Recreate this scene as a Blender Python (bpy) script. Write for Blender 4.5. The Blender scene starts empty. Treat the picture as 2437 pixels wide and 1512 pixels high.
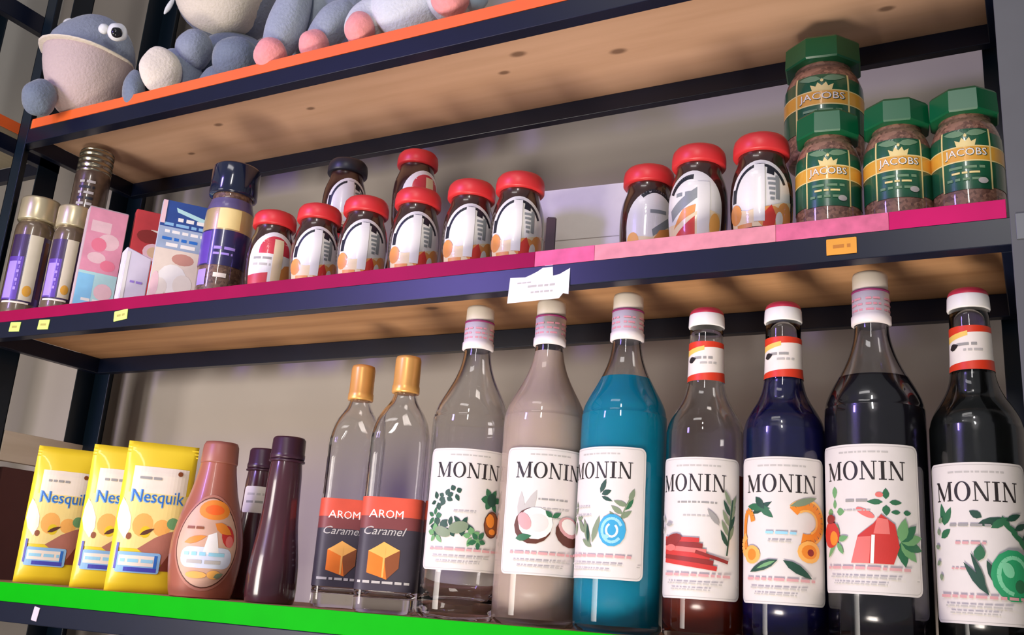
import bpy, bmesh, math, random
from mathutils import Vector, Matrix
from mathutils.geometry import tessellate_polygon
random.seed(4)
sc = bpy.context.scene
COL = sc.collection
PI = math.pi
def hexc(h):
    h = h.lstrip('#'); c = [int(h[i:i+2], 16)/255 for i in (0, 2, 4)]
    return tuple((v/12.92 if v <= .04045 else ((v+.055)/1.055)**2.4) for v in c)+(1,)

# ------------------------------------------------------------ camera, world, lights, exposure
CAM = Vector((.5159, -.8280, .0247))
cam = bpy.data.cameras.new('camera'); cam.sensor_width = 36; cam.lens = 34.512; cam.clip_start = .01
co = bpy.data.objects.new('camera', cam); COL.objects.link(co)
R_ = ((0.8844142, -0.4615386, 0.0692360), (0.4617671, 0.8438597, -0.2732617), (0.0676953, 0.2736474, 0.9594449))
mw = Matrix.Identity(4)
for r in range(3):
    mw[r][0] = R_[r][0]; mw[r][1] = R_[r][2]; mw[r][2] = -R_[r][1]; mw[r][3] = CAM[r]
co.matrix_world = mw
sc.camera = co

w = bpy.data.worlds.new('world'); sc.world = w; w.use_nodes = True
w.node_tree.nodes['Background'].inputs[0].default_value = (.95, .95, 1.0, 1)
w.node_tree.nodes['Background'].inputs[1].default_value = .225

def area(name, loc, target, sx, sy, power, color):
    l = bpy.data.lights.new(name, 'AREA'); l.shape = 'RECTANGLE'; l.size = sx; l.size_y = sy
    l.energy = power; l.color = color
    o = bpy.data.objects.new(name, l); COL.objects.link(o); o.location = loc
    o.rotation_euler = (Vector(target)-Vector(loc)).to_track_quat('-Z', 'Y').to_euler()
    return o
area('shop_lamp', (.52, -1.75, 1.18), (.0, .1, .3), .11, .75, 8.2, (1, .96, .92))
area('ceiling_lamp', (-.15, -1.5, 1.9), (-.1, .1, .3), .9, .25, 3.8, (1, .95, .93))
area('violet_lamp', (-.95, -1.65, .93), (-.12, .25, .18), .16, .5, 2.3, (.36, .26, 1)).data.spread = math.radians(60)
dl = area('low_left_fill', (-.82, -1.15, .10), (-.58, .28, .22), .50, .5, 4.3, (1, .92, .84)); dl.data.spread = math.radians(85)  # added warm fill from low left, not an actual doorway
ul = area('shelf_underside_fill', (.17, -.80, -.75), (.16, .12, .64), .4, .4, 4.2, (1, .89, .78)); ul.data.spread = math.radians(80)  # added uplight to brighten the shelf undersides, standing in for floor bounce
sc.view_settings.view_transform = 'Standard'; sc.view_settings.look = 'None'
sc.view_settings.gamma = 1; sc.view_settings.use_curve_mapping = False
sc.view_settings.exposure = 0.0

# ------------------------------------------------------------ materials
MATS = {}
def mat(name, col, rough=.5, metal=0, var=.06, scale=60, coat=0, bump=0, sheen=0, spec=.5, stretch=None):
    key = name
    if key in MATS: return MATS[key]
    m = bpy.data.materials.new(name); m.use_nodes = True; MATS[key] = m
    nt = m.node_tree; b = nt.nodes['Principled BSDF']
    c = hexc(col)
    tc = nt.nodes.new('ShaderNodeTexCoord'); n = nt.nodes.new('ShaderNodeTexNoise')
    n.inputs['Scale'].default_value = scale; n.inputs['Detail'].default_value = 3
    src = tc.outputs['Object']
    if stretch:
        mp = nt.nodes.new('ShaderNodeMapping'); mp.inputs['Scale'].default_value = stretch
        nt.links.new(src, mp.inputs[0]); src = mp.outputs[0]
    nt.links.new(src, n.inputs['Vector'])
    mx = nt.nodes.new('ShaderNodeMix'); mx.data_type = 'RGBA'
    mx.inputs[6].default_value = tuple(max(0, v*(1-var*1.6)) for v in c[:3])+(1,)
    mx.inputs[7].default_value = tuple(min(1, v*(1+var*1.6)) for v in c[:3])+(1,)
    nt.links.new(n.outputs[0], mx.inputs[0]); nt.links.new(mx.outputs[2], b.inputs['Base Color'])
    b.inputs['Roughness'].default_value = rough; b.inputs['Metallic'].default_value = metal
    b.inputs['Specular IOR Level'].default_value = spec
    b.inputs['Coat Weight'].default_value = coat; b.inputs['Coat Roughness'].default_value = .06
    if sheen:
        b.inputs['Sheen Weight'].default_value = sheen; b.inputs['Sheen Roughness'].default_value = .4
    if bump:
        bp = nt.nodes.new('ShaderNodeBump'); bp.inputs['Strength'].default_value = bump; bp.inputs['Distance'].default_value = .002
        nt.links.new(n.outputs[0], bp.inputs['Height']); nt.links.new(bp.outputs[0], b.inputs['Normal'])
    return m
def glass(name, col, ior=1.45, rough=0.0):
    if name in MATS: return MATS[name]
    m = bpy.data.materials.new(name); m.use_nodes = True; MATS[name] = m
    b = m.node_tree.nodes['Principled BSDF']
    b.inputs['Base Color'].default_value = hexc(col); b.inputs['Transmission Weight'].default_value = 1
    b.inputs['IOR'].default_value = ior; b.inputs['Roughness'].default_value = rough
    return m
def granules(name, c1, c2):
    if name in MATS: return MATS[name]
    m = bpy.data.materials.new(name); m.use_nodes = True; MATS[name] = m
    nt = m.node_tree; b = nt.nodes['Principled BSDF']
    tc = nt.nodes.new('ShaderNodeTexCoord'); v = nt.nodes.new('ShaderNodeTexVoronoi'); v.inputs['Scale'].default_value = 330
    nt.links.new(tc.outputs['Object'], v.inputs['Vector'])
    mx = nt.nodes.new('ShaderNodeMix'); mx.data_type = 'RGBA'; mx.inputs[6].default_value = hexc(c1); mx.inputs[7].default_value = hexc(c2)
    sp = nt.nodes.new('ShaderNodeSeparateColor'); nt.links.new(v.outputs['Color'], sp.inputs[0])
    nt.links.new(sp.outputs[0], mx.inputs[0]); nt.links.new(mx.outputs[2], b.inputs['Base Color'])
    b.inputs['Roughness'].default_value = .5; b.inputs['Coat Weight'].default_value = 1; b.inputs['Coat Roughness'].default_value = .04
    return m
def wood(name, c1, c2, knots=(), axis=0):
    m = bpy.data.materials.new(name); m.use_nodes = True
    nt = m.node_tree; b = nt.nodes['Principled BSDF']; L = nt.links.new
    tc = nt.nodes.new('ShaderNodeTexCoord'); mp = nt.nodes.new('ShaderNodeMapping')
    mp.inputs['Scale'].default_value = (1.2, 14, 14) if axis == 0 else (14, 1.2, 14)
    n = nt.nodes.new('ShaderNodeTexNoise'); n.inputs['Scale'].default_value = 3; n.inputs['Detail'].default_value = 6
    L(tc.outputs['Object'], mp.inputs[0]); L(mp.outputs[0], n.inputs['Vector'])
    rp = nt.nodes.new('ShaderNodeValToRGB')
    rp.color_ramp.elements[0].position = .3; rp.color_ramp.elements[0].color = hexc(c2)
    rp.color_ramp.elements[1].position = .65; rp.color_ramp.elements[1].color = hexc(c1)
    L(n.outputs[0], rp.inputs[0]); cur = rp.outputs[0]
    for (kx, ky, kz, r) in knots:
        ge = nt.nodes.new('ShaderNodeVectorMath'); ge.operation = 'SUBTRACT'; ge.inputs[1].default_value = (kx, ky, kz)
        L(tc.outputs['Object'], ge.inputs[0])
        ms = nt.nodes.new('ShaderNodeVectorMath'); ms.operation = 'MULTIPLY'; ms.inputs[1].default_value = (.55, 1, .6)
        L(ge.outputs[0], ms.inputs[0])
        ln = nt.nodes.new('ShaderNodeVectorMath'); ln.operation = 'LENGTH'; L(ms.outputs[0], ln.inputs[0])
        mr = nt.nodes.new('ShaderNodeMapRange'); mr.interpolation_type = 'SMOOTHSTEP'
        mr.inputs[1].default_value = r*.25; mr.inputs[2].default_value = r*.72; mr.inputs[3].default_value = .7; mr.inputs[4].default_value = 0
        L(ln.outputs['Value'], mr.inputs[0])
        mx = nt.nodes.new('ShaderNodeMix'); mx.data_type = 'RGBA'; mx.inputs[7].default_value = hexc('4a2c16')
        L(mr.outputs[0], mx.inputs[0]); L(cur, mx.inputs[6]); cur = mx.outputs[2]
    L(cur, b.inputs['Base Color']); b.inputs['Roughness'].default_value = .6
    return m

# ------------------------------------------------------------ object helpers
def put(name, me, mats, parent=None, loc=(0, 0, 0), smooth=True):
    for m in (mats if isinstance(mats, (list, tuple)) else [mats]): me.materials.append(m)
    if smooth:
        for p in me.polygons: p.use_smooth = True
    o = bpy.data.objects.new(name, me); COL.objects.link(o); o.location = loc
    if parent: o.parent = parent
    return o
def from_bm(name, bm, mats, parent=None, loc=(0, 0, 0), smooth=True):
    bmesh.ops.recalc_face_normals(bm, faces=bm.faces)
    me = bpy.data.meshes.new(name); bm.to_mesh(me); bm.free()
    return put(name, me, mats, parent, loc, smooth)
def root(name, label, cat, loc=(0, 0, 0), rz=0, group=None):
    o = bpy.data.objects.new(name, None); COL.objects.link(o); o.empty_display_size = .02
    o.location = loc; o.rotation_euler = (0, 0, rz); tag(o, label, cat, group); return o
def tag(o, label, cat, group=None):
    o['label'] = label; o['category'] = cat
    if group: o['group'] = group
    return o
def struct(o): o['kind'] = 'structure'; return o
def box_bm(bm, x0, x1, y0, y1, z0, z1, bev=0):
    r = bmesh.ops.create_cube(bm, size=1)
    for v in r['verts']:
        v.co = Vector((x0+(v.co.x+.5)*(x1-x0), y0+(v.co.y+.5)*(y1-y0), z0+(v.co.z+.5)*(z1-z0)))
    if bev:
        es = list({e for v in r['verts'] for e in v.link_edges})
        bmesh.ops.bevel(bm, geom=es, offset=bev, segments=2, affect='EDGES', profile=.5)
def box(name, x0, x1, y0, y1, z0, z1, m, parent=None, bev=.001, loc=(0, 0, 0)):
    bm = bmesh.new(); box_bm(bm, x0, x1, y0, y1, z0, z1, bev)
    return from_bm(name, bm, m, parent, loc, smooth=False)
def sqk(t, p):
    return 1 if not p else 1/((abs(math.cos(t))**p+abs(math.sin(t))**p)**(1/p))
def lathe_bm(bm, prof, n=48, p=None, rot=0, flip=False):
    rings = []
    for r, z in prof:
        if r <= 1e-6: rings.append([bm.verts.new((0, 0, z))])
        else: rings.append([bm.verts.new((r*sqk(2*PI*i/n, p)*math.cos(2*PI*i/n+rot), r*sqk(2*PI*i/n, p)*math.sin(2*PI*i/n+rot), z)) for i in range(n)])
    for a, b in zip(rings[:-1], rings[1:]):
        for i in range(n):
            j = (i+1) % n
            if len(a) == 1 and len(b) == 1: continue
            if len(a) == 1: bm.faces.new((a[0], b[i], b[j]))
            elif len(b) == 1: bm.faces.new((a[i], a[j], b[0]))
            else: bm.faces.new((a[i], a[j], b[j], b[i]))
def lathe(name, prof, m, parent=None, n=48, p=None, rot=0, loc=(0, 0, 0), smooth=True):
    bm = bmesh.new(); lathe_bm(bm, prof, n, p, rot)
    return from_bm(name, bm, m, parent, loc, smooth)
def rad(prof, z):
    best = 0
    for (r0, z0), (r1, z1) in zip(prof[:-1], prof[1:]):
        if z1 > z0 and z0 <= z <= z1: return r0+(r1-r0)*(z-z0)/(z1-z0)
    return prof[-1][0]
def smoothprof(pts, sub=4):
    out = []
    for i in range(len(pts)-1):
        p0 = pts[max(i-1, 0)]; p1 = pts[i]; p2 = pts[i+1]; p3 = pts[min(i+2, len(pts)-1)]
        for k in range(sub):
            t = k/sub
            f = lambda a, b, c, d: .5*((2*b)+(-a+c)*t+(2*a-5*b+4*c-d)*t*t+(-a+3*b-3*c+d)*t**3)
            out.append((max(0, f(p0[0], p1[0], p2[0], p3[0])), f(p0[1], p1[1], p2[1], p3[1])))
    out.append(pts[-1]); return out

# ------------------------------------------------------------ flat print wrapped on a surface
TXT = {}
def text_tris(s):
    if s in TXT: return TXT[s]
    cu = bpy.data.curves.new('lettering', 'FONT'); cu.body = s; cu.size = 1; cu.resolution_u = 2
    o = bpy.data.objects.new('lettering', cu); COL.objects.link(o)
    dg = bpy.context.evaluated_depsgraph_get()
    me = bpy.data.meshes.new_from_object(o.evaluated_get(dg))
    xs = [v.co.x for v in me.vertices]; ys = [v.co.y for v in me.vertices]
    x0, x1, y0, y1 = min(xs), max(xs), min(ys), max(ys)
    polys = [[((me.vertices[i].co.x-x0)/(x1-x0)-.5, (me.vertices[i].co.y-y0)/(y1-y0)) for i in p.vertices] for p in me.polygons]
    bpy.data.meshes.remove(me); bpy.data.objects.remove(o); bpy.data.curves.remove(cu)
    TXT[s] = polys; return polys
def serif(word):
    def R(x0, x1, y0, y1): return [(x0, y0), (x1, y0), (x1, y1), (x0, y1)]
    sf = .05
    G = {
     'I': (.46, [R(.13, .33, 0, 1), R(0, .46, 0, sf), R(0, .46, 1-sf, 1)]),
     'N': (1.06, [R(.13, .2, 0, 1), R(.84, .91, 0, 1), [(.0, 1), (.26, 1), (.91, 0), (.74, 0), (.1, .97)], R(0, .32, 0, sf), R(.72, 1.06, 1-sf, 1)]),
     'M': (1.32, [R(.13, .2, 0, 1), R(1.0, 1.2, 0, 1), [(.02, 1), (.27, 1), (.72, .18), (.64, 0), (.6, 0)], [(.6, 0), (.66, 0), (1.1, 1), (1.02, 1)], R(0, .32, 0, sf), R(.9, 1.32, 0, sf), R(1.02, 1.32, 1-sf, 1), R(0, .2, 1-sf, 1)]),
     'O': (1.02, [])}
    n = 28; ring = []
    for i in range(n):
        a, b = 2*PI*i/n, 2*PI*(i+1)/n
        ou = lambda t: (.51+.51*math.cos(t), .5+.52*math.sin(t)); iu = lambda t: (.51+.31*math.cos(t), .5+.47*math.sin(t))
        ring.append([ou(a), ou(b), iu(b), iu(a)])
    G['O'] = (1.02, ring)
    x = 0; out = []
    for ch in word:
        wd, ps = G[ch]
        out += [[(x+px, py) for px, py in p] for p in ps]; x += wd+.10
    x -= .10
    return [[(px/x-.5, py) for px, py in p] for p in out]
def ell(u, v, a, b, ang=0, n=14, t0=0, t1=2*PI):
    c, s = math.cos(ang), math.sin(ang); full = abs(t1-t0-2*PI) < 1e-6
    pts = [(a*math.cos(t0+(t1-t0)*i/n), b*math.sin(t0+(t1-t0)*i/n)) for i in range(n if full else n+1)]
    return [(u+c*x-s*y, v+s*x+c*y) for x, y in pts]
def leafp(u, v, l, wd, ang):
    c, s = math.cos(ang), math.sin(ang)
    pts = [(0, 0), (.25*l, wd*.42), (.5*l, wd*.5), (.78*l, wd*.3), (l, 0), (.78*l, -wd*.3), (.5*l, -wd*.5), (.25*l, -wd*.42)]
    return [(u+c*x-s*y, v+s*x+c*y) for x, y in pts]
def rect(u0, u1, v0, v1): return [(u0, v0), (u1, v0), (u1, v1), (u0, v1)]
def rrect(u0, u1, v0, v1, r, n=4):
    pts = []
    for cx, cy, a in ((u1-r, v1-r, 0), (u0+r, v1-r, PI/2), (u0+r, v0+r, PI), (u1-r, v0+r, 1.5*PI)):
        for k in range(n+1): pts.append((cx+r*math.cos(a+PI/2*k/n), cy+r*math.sin(a+PI/2*k/n)))
    return pts
def stroke(pts, wd):
    out = []
    for (a, b), (c, d) in zip(pts[:-1], pts[1:]):
        l = math.hypot(c-a, d-b) or 1; nx, ny = -(d-b)/l*wd/2, (c-a)/l*wd/2
        out.append([(a+nx, b+ny), (a-nx, b-ny), (c-nx, d-ny), (c+nx, d+ny)])
    return out
def arcs(u, v, a, b, t0, t1, wd, n=12):
    return stroke([(u+a*math.cos(t0+(t1-t0)*i/n), v+b*math.sin(t0+(t1-t0)*i/n)) for i in range(n+1)], wd)
class Art:
    def __init__(s): s.items = []; s.mats = []; s.layer = 0
    def add(s, polys, m, up=True):
        if up: s.layer += 1
        if m not in s.mats: s.mats.append(m)
        if polys and not isinstance(polys[0][0], (tuple, list)): polys = [polys]
        for p in polys: s.items.append((p, s.mats.index(m), s.layer))
        return s
    def text(s, word, u, v, wd, h, m, shear=0, ang=0, ser=False):
        ps = serif(word) if ser else text_tris(word); c, sn = math.cos(ang), math.sin(ang); out = []
        for p in ps:
            q = []
            for x, y in p:
                X = x*wd+shear*(y-.5)*h; Y = (y-.5)*h
                q.append((u+c*X-sn*Y, v+sn*X+c*Y))
            out.append(q)
        return s.add(out, m)
    def scrib(s, u0, u1, v, h, m, gap=.25):
        ps = []; x = u0
        while x < u1-h*.6:
            l = min(h*random.uniform(1.2, 4.5), u1-x); ps.append(rect(x, x+l, v-h/2, v+h/2)); x += l+h*(.5+gap)
        return s.add(ps, m)
    def build(s, name, fn, parent, du=.0022, dv=.005, step=.00006):
        bm = bmesh.new()
        for p, mi, ly in s.items:
            vs = [bm.verts.new((a, b, ly*step)) for a, b in p]
            if len(p) <= 4:
                try: bm.faces.new(vs).material_index = mi
                except ValueError: pass
            else:
                for t in tessellate_polygon([[Vector((a, b, 0)) for a, b in p]]):
                    try: bm.faces.new([vs[i] for i in t]).material_index = mi
                    except ValueError: pass
        for _ in range(7):
            es = [e for e in bm.edges if abs(e.verts[0].co.x-e.verts[1].co.x) > du or abs(e.verts[0].co.y-e.verts[1].co.y) > dv]
            if not es: break
            bmesh.ops.subdivide_edges(bm, edges=es, cuts=1)
            bmesh.ops.triangulate(bm, faces=[f for f in bm.faces if len(f.verts) > 4])
        for f in bm.faces:      # all faces look outwards in the flat layout
            f.normal_update()
            if f.normal.z < 0: f.normal_flip()
        for v in bm.verts: v.co = Vector(fn(v.co.x, v.co.y, v.co.z))
        me = bpy.data.meshes.new(name); bm.to_mesh(me); bm.free()
        return put(name, me, s.mats, parent, smooth=False)
def wrap(prof, rref, off=.0003, p=None):
    def fn(u, v, o):
        t = -PI/2+u/rref; r = (rad(prof, v)+off+o)
        if p: r = rad(prof, v)*sqk(t, p)+off+o
        return (r*math.cos(t), r*math.sin(t), v)
    return fn
def facing(x, y, dev=0):
    """rotation that turns a thing's front (-Y) to the aisle where the shopper stands, plus dev degrees"""
    return math.atan2(CAM.y-y, CAM.x-x)+PI/2+math.radians(dev)

# ------------------------------------------------------------ the setting
M_wall = mat('wall_paint', 'b5aba2', .85, var=.05, scale=7)
struct(box('wall_back', -2.2, 1.2, .32, .36, -.6, 1.5, M_wall, bev=0))
struct(box('wall_left', -1.30, -1.26, -1.0, .32, -.6, 1.5, mat('wall_paint_left', 'dedbd4', .85, var=.04, scale=6), bev=0))
# ------------------------------------------------------------ shelving unit
Z1, Z2, Z3 = 0.0, .3602, .6622        # top faces of the three shelf boards
M_blk = mat('blue_black_powder_coat', '071026', .34, .0, var=.10, scale=40, spec=.42)
M_post = mat('post_powder_coat', '061826', .36, .0, var=.08, scale=30, spec=.42)
M_postr = mat('lit_post_coat', '5c5d62', .5, .0, var=.05, scale=30, spec=.4)  # right post's coat lightened: the light on its face put into the colour
rack = root('shelving_unit', 'dark metal boltless shelving unit with three wooden shelves and coloured shelf edges', 'shelf', (0, 0, -.6))
UP = .6
XL0, XR0, D = -.8006, .5450, .240
def lpost(name, xc, yc, sx, sy, m, parent, z0, z1, w_=.034, th=.0022):
    bm = bmesh.new()
    box_bm(bm, min(xc, xc+sx*w_), max(xc, xc+sx*w_), min(yc, yc+sy*th), max(yc, yc+sy*th), z0, z1, .0006)
    box_bm(bm, min(xc, xc+sx*th), max(xc, xc+sx*th), min(yc, yc+sy*w_), max(yc, yc+sy*w_), z0, z1, .0006)
    return from_bm(name, bm, m, parent, smooth=False)
lpost('post', XL0, -.0022, 1, 1, M_post, rack, 0, 1.9, .022)
lpost('post', XR0, -.0022, -1, 1, M_postr, rack, 0, 1.9)
lpost('post', XL0-.036, D, 1, -1, M_post, rack, 0, 1.9, .036)
lpost('post', XR0, D, -1, -1, M_post, rack, 0, 1.9, .05)
knots = [(.004, .077, 0, .011), (-.032, .109, 0, .008), (.117, .114, 0, .011), (-.326, .098, 0, .007), (-.487, .09, 0, .008), (.41, .138, 0, .009), (-.60, .15, 0, .007)]
edge_mats = [mat('green_edge', '02a806', .5, var=.05, scale=30, spec=.08), mat('pink_edge', 'd2286e', .5, var=.35, scale=9), mat('orange_edge', 'f2672a', .5, var=.10, scale=12)]
for k, (zt, em, eh) in enumerate(((Z1, 0, .0222), (Z2, 1, .0160), (Z3, 2, .0152))):
    zt += UP
    zb = zt-.0155
    M_w = wood('shelf_board_wood_%s' % 'abc'[k], ['b98a62', 'cc9a6c', 'd2a98a'][k], ['a37650', 'b08055', 'c39a7a'][k],
               [(a, b, zb, r) for a, b, _, r in knots] if k == 2 else [(-.1, .1, zb, .01), (.33, .06, zb, .009)])
    if k == 2: pass
    box('shelf_board', XL0+.012, XR0-.036, .001, D-.004, zb, zt, M_w, rack, .0004)
    if k == 1:  # pink edge in several tones: reflected light and wear both put into the colours
        for xa, xb, mm in ((XL0+.026, .085, mat('crimson_tape', '900840', .45, var=.15, scale=12, spec=.12)), (.085, .150, mat('mottled_pink_tape', 'd6588a', .55, var=.22, scale=60)), (.150, .325, mat('worn_lit_pink_tape', 'da8a98', .6, var=.2, scale=70)), (.325, .420, mat('mottled_rose_tape', 'd8668c', .55, var=.25, scale=80)), (.420, XR0-.036, mat('hot_pink_tape', 'c81a66', .5, var=.16, scale=14, spec=.12))):
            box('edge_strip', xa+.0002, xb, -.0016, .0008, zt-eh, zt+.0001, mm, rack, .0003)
    else: box('edge_strip', XL0+.026, XR0-.036, -.0016, .0008, zt-eh, zt+.0001, edge_mats[em], rack, .0003)
    bt = zb-.0003 if k else zt-.0224
    bh = .0235
    box('front_beam', XL0+.006, XR0-.030, -.0016, .0155, bt-bh, bt, M_blk, rack, .0008)
    # rear beam lies lower edge level with the front one, lipped
    box('rear_beam', XL0+.006, XR0-.030, .204, .216, bt-bh, bt, M_blk, rack, .0008)
    box('end_beam', XL0+.001, XL0+.013, .016, .206, bt-bh, bt, M_blk, rack, .0008)
    box('end_beam', XR0-.042, XR0-.030, .016, .206, bt-bh, bt, M_blk, rack, .0008)
    # steel hook plate where the beam meets the right post
    box('beam_hook', XR0-.030, XR0-.020, -.0034, -.0022, bt-bh*.85, bt+.002, mat('bare_steel', '6d6f74', .45, .4, var=.05), rack, .0004)
# ------------------------------------------------------------ neighbouring rack at a right angle, and what stands on it
nb = root('side_shelving_unit', 'dark shelving unit at a right angle, left of the main shelves', 'shelf', (-1.05, 0, -.6))
def nbx(name, x0, x1, y0, y1, z0, z1, m, bev=.0006): return box(name, x0+1.05, x1+1.05, y0, y1, z0+.6, z1+.6, m, nb, bev)
M_nw = wood('side_board_wood', 'eadcc8', 'd8c8b0', [(.2085, .118, .79, .007)], 1)
nbx('shelf_board', -1.10, -.832, -.62, .085, .6475, .661, wood('side_top_wood', '9a8f78', '8c8068', (), 1))
nbx('edge_strip', -.832, -.830, -.62, .03, .656, .6735, edge_mats[2])
nbx('front_beam', -.846, -.832, -.62, .098, .624, .6475, M_blk)
nbx('front_beam', -.846, -.832, -.62, .098, .832, .862, M_blk)
nbx('end_beam', -1.10, -.846, .086, .098, .624, .6475, M_blk)
nbx('shelf_board', -.846, -.832, .0985, .300, .168, .212, M_nw)
nbx('shelf_board', -1.10, -.832, -.62, .235, -.03, -.012, wood('side_low_wood', '8a6a58', '75574a', (), 1))
for (xa, ya, sx, sy) in ((-.832, .0975, -1, -1), (-1.10, .0975, 1, -1), (-.866, .30, -1, -1)):
    lpost('post', xa+1.05, ya, sx, sy, M_post, nb, 0, 1.9, .042 if ya > .2 else .036)
box_ = box('carton', -1.08, -.838, .112, .225, -.012, .160, mat('maroon_card', '5e3532', .7, var=.12, scale=20), None, .002)
tag(box_, 'dark maroon carton low at the far left, behind the yellow pouches', 'carton')

# ------------------------------------------------------------ tall syrup bottles
M_glass = glass('clear_glass', 'f4f4f6', 1.45)
M_paper = mat('cream_label_paper', 'e0d9d3', .55, var=.03, scale=90)
M_ink = mat('black_ink', '241d1d', .5); M_grey = mat('grey_ink', '9d9a96', .6); M_lgrey = mat('light_grey_ink', 'bdb8b2', .6)
M_grn = mat('leaf_green_ink', '2f6b47', .5); M_dgrn = mat('dark_leaf_ink', '234a3a', .5); M_sage = mat('sage_ink', '7f8f72', .5); M_lgrn = mat('light_leaf_ink', '6fa36a', .5)
M_red = mat('red_ink', 'c8352f', .5); M_dred = mat('dark_red_ink', '8d2a26', .5); M_pinkr = mat('light_red_ink', 'e2736b', .5); M_brown = mat('brown_ink', '8a4a22', .5); M_dbrown = mat('dark_brown_ink', '5c3020', .5)
M_org = mat('orange_ink', 'ec8a2c', .5); M_lorg = mat('light_orange_ink', 'f6b45a', .5); M_white = mat('white_ink', 'f3efe8', .5)
M_blue = mat('blue_ink', '3aa3d0', .5); M_lblue = mat('light_blue_ink', '9ad4e8', .5); M_emer = mat('emerald_ink', '2c9c64', .5); M_lemer = mat('light_emerald_ink', '7fd0a0', .5)
M_pinkt = mat('pink_ink', 'd8a0a0', .5)
P_BIG = [(0, .0035), (.030, .0015), (.037, 0), (.0398, .003), (.0408, .009), (.041, .03), (.041, .11), (.041, .190), (.0405, .199), (.0385, .208), (.0345, .217), (.0285, .228), (.0225, .240), (.0180, .252), (.0152, .264), (.0142, .276), (.0140, .300)]
P_SML = [(0, .0035), (.027, .0015), (.033, 0), (.0346, .003), (.0354, .009), (.0356, .03), (.0356, .11), (.0356, .174), (.0350, .183), (.0328, .191), (.0288, .199), (.0240, .207), (.0202, .215), (.0178, .224), (.0168, .233), (.0162, .248), (.0155, .284)]
small_neck_core = [(.0150, .2065), (.0140, .2110), (.0135, .225), (.0132, .284)]
def inner(prof, th=.0022, z0=.006):
    q = [(0, z0+.004), (max(prof[4][0]-th-.008, .01), z0+.0005)]
    q += [(r-th, z) for r, z in prof if z > z0+.004]
    return q
def bottle_glass(prof, lvl, parent, cavity_from=None):
    """glass wall; the cavity follows the outside, 2 mm in"""
    bm = bmesh.new(); outer = smoothprof(prof[2:], 3); outer = prof[:2]+outer
    inn = smoothprof(inner(prof)[2:], 3); inn = inner(prof)[:2]+inn
    if prof is P_SML and lvl and lvl > .2:       # thick glass in the shoulder, straight neck bore
        inn = [q for q in inn if q[1] < .188]+[(.0300, .1935), (.0255, .1965)]+small_neck_core
    elif prof is P_SML: inn = [q for q in inn if q[1] < .284]
    if cavity_from is not None:
        rl = rad(inn, cavity_from); inn = [(0, cavity_from), (rl*.97, cavity_from)]+[(r, z) for r, z in inn if z > cavity_from+.0005]
    lathe_bm(bm, outer+list(reversed(inn)), 56)
    me = from_bm('glass_body', bm, M_glass, parent)
    return me, outer, inn
def liquid(inn, lvl, m, parent, grow=.0004):
    q = [(r+grow if r > 0 else 0, z) for r, z in inn if z < lvl]
    q[0] = (0, q[0][1]-.0003)
    rl = rad(inn, lvl)+grow
    q += [(rl, lvl), (rl*.9, lvl+.0006), (0, lvl+.0004)]
    return lathe('liquid', q, m, parent, 56)
M_cream = mat('cream_cap_plastic', 'd2c6b8', .5, var=.03); M_capw = mat('printed_cap_band', 'ece2e2', .45, var=.03)
M_mag = mat('magenta_line', '8e2c62', .45); M_capp = mat('pink_cap_print', 'd78f9d', .5)
M_capr = mat('crimson_cap', 'c23048', .4, var=.05); M_capwh = mat('white_cap_plastic', 'efebe8', .4, var=.02)
M_bandr = mat('orange_red_band', 'd93a1c', .45); M_bandw = mat('neck_label_white', 'efe6dc', .5); M_bandy = mat('neck_label_yellow', 'f0c860', .5)
def cap_big(t):
    c = lathe('cap', [(0, .2995), (.0150, .2995), (.0153, .301), (.0153, .3085), (.0146, .3088), (.0146, .3100), (.0150, .3105), (.0150, .3235), (.0143, .3262), (.0120, .3272), (0, .3274)], M_cream, t, 40)
    pr = [(.0158, .279), (.0168, .2795), (.0168, .2865), (.0158, .2875), (.0157, .3075)]
    lathe('tamper_band', [(.0146, .2785)]+pr+[(.0149, .3078)], M_capw, c, 40)
    lathe('cap_line', [(.0150, .3077), (.0160, .3079), (.0160, .3097), (.0150, .3099)], M_mag, c, 40)
    for q in [c]+list(c.children): q.scale.z = 1
    c.location.z = -.0045
    a = Art(); f = wrap([(.0158, .28), (.0158, .31)], .0158, .0001)
    for z in (.2905, .2955, .3005):
        for u0 in (-.020, -.004, .012): a.scrib(u0, u0+.013, z, .0018, M_capp)
    a.build('cap_print', f, c)
def cap_small(t):
    c = lathe('cap', [(0, .2825), (.0166, .2825), (.0170, .2835), (.0165, .2935), (.0160, .2950)], M_capwh, t, 40)
    lathe('cap_top', [(.0161, .2948), (.0160, .2960), (.0150, .2988), (.0125, .3008), (.006, .3018), (0, .3020)], M_capr, c, 40)
    a = Art(); pf = P_SML; f = wrap(smoothprof(pf[2:], 3), .0172, .0003)
    u = .038
    a.add([rect(-u, u, 0.2290, 0.2665)], M_bandw)
    a.add([[(-u, 0.2325), (u, 0.2395), (u, 0.2290), (-u, 0.2290)]], M_bandr)
    a.add([[(-u, 0.2665), (u, 0.2665), (u, 0.2625), (-u, 0.2585)]], M_bandr)
    a.add([[(-.024, 0.2585), (-.002, 0.2620), (-.002, 0.2580), (-.024, 0.2530)]], M_bandy)
    a.scrib(-.012, .006, 0.2505, .0024, M_grey); a.scrib(-.006, .010, 0.2455, .0018, M_lgrey)
    a.add([leafp(-.020, 0.2480, .010, .006, .2)], M_ink)
    a.build('neck_label', f, t)
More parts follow.
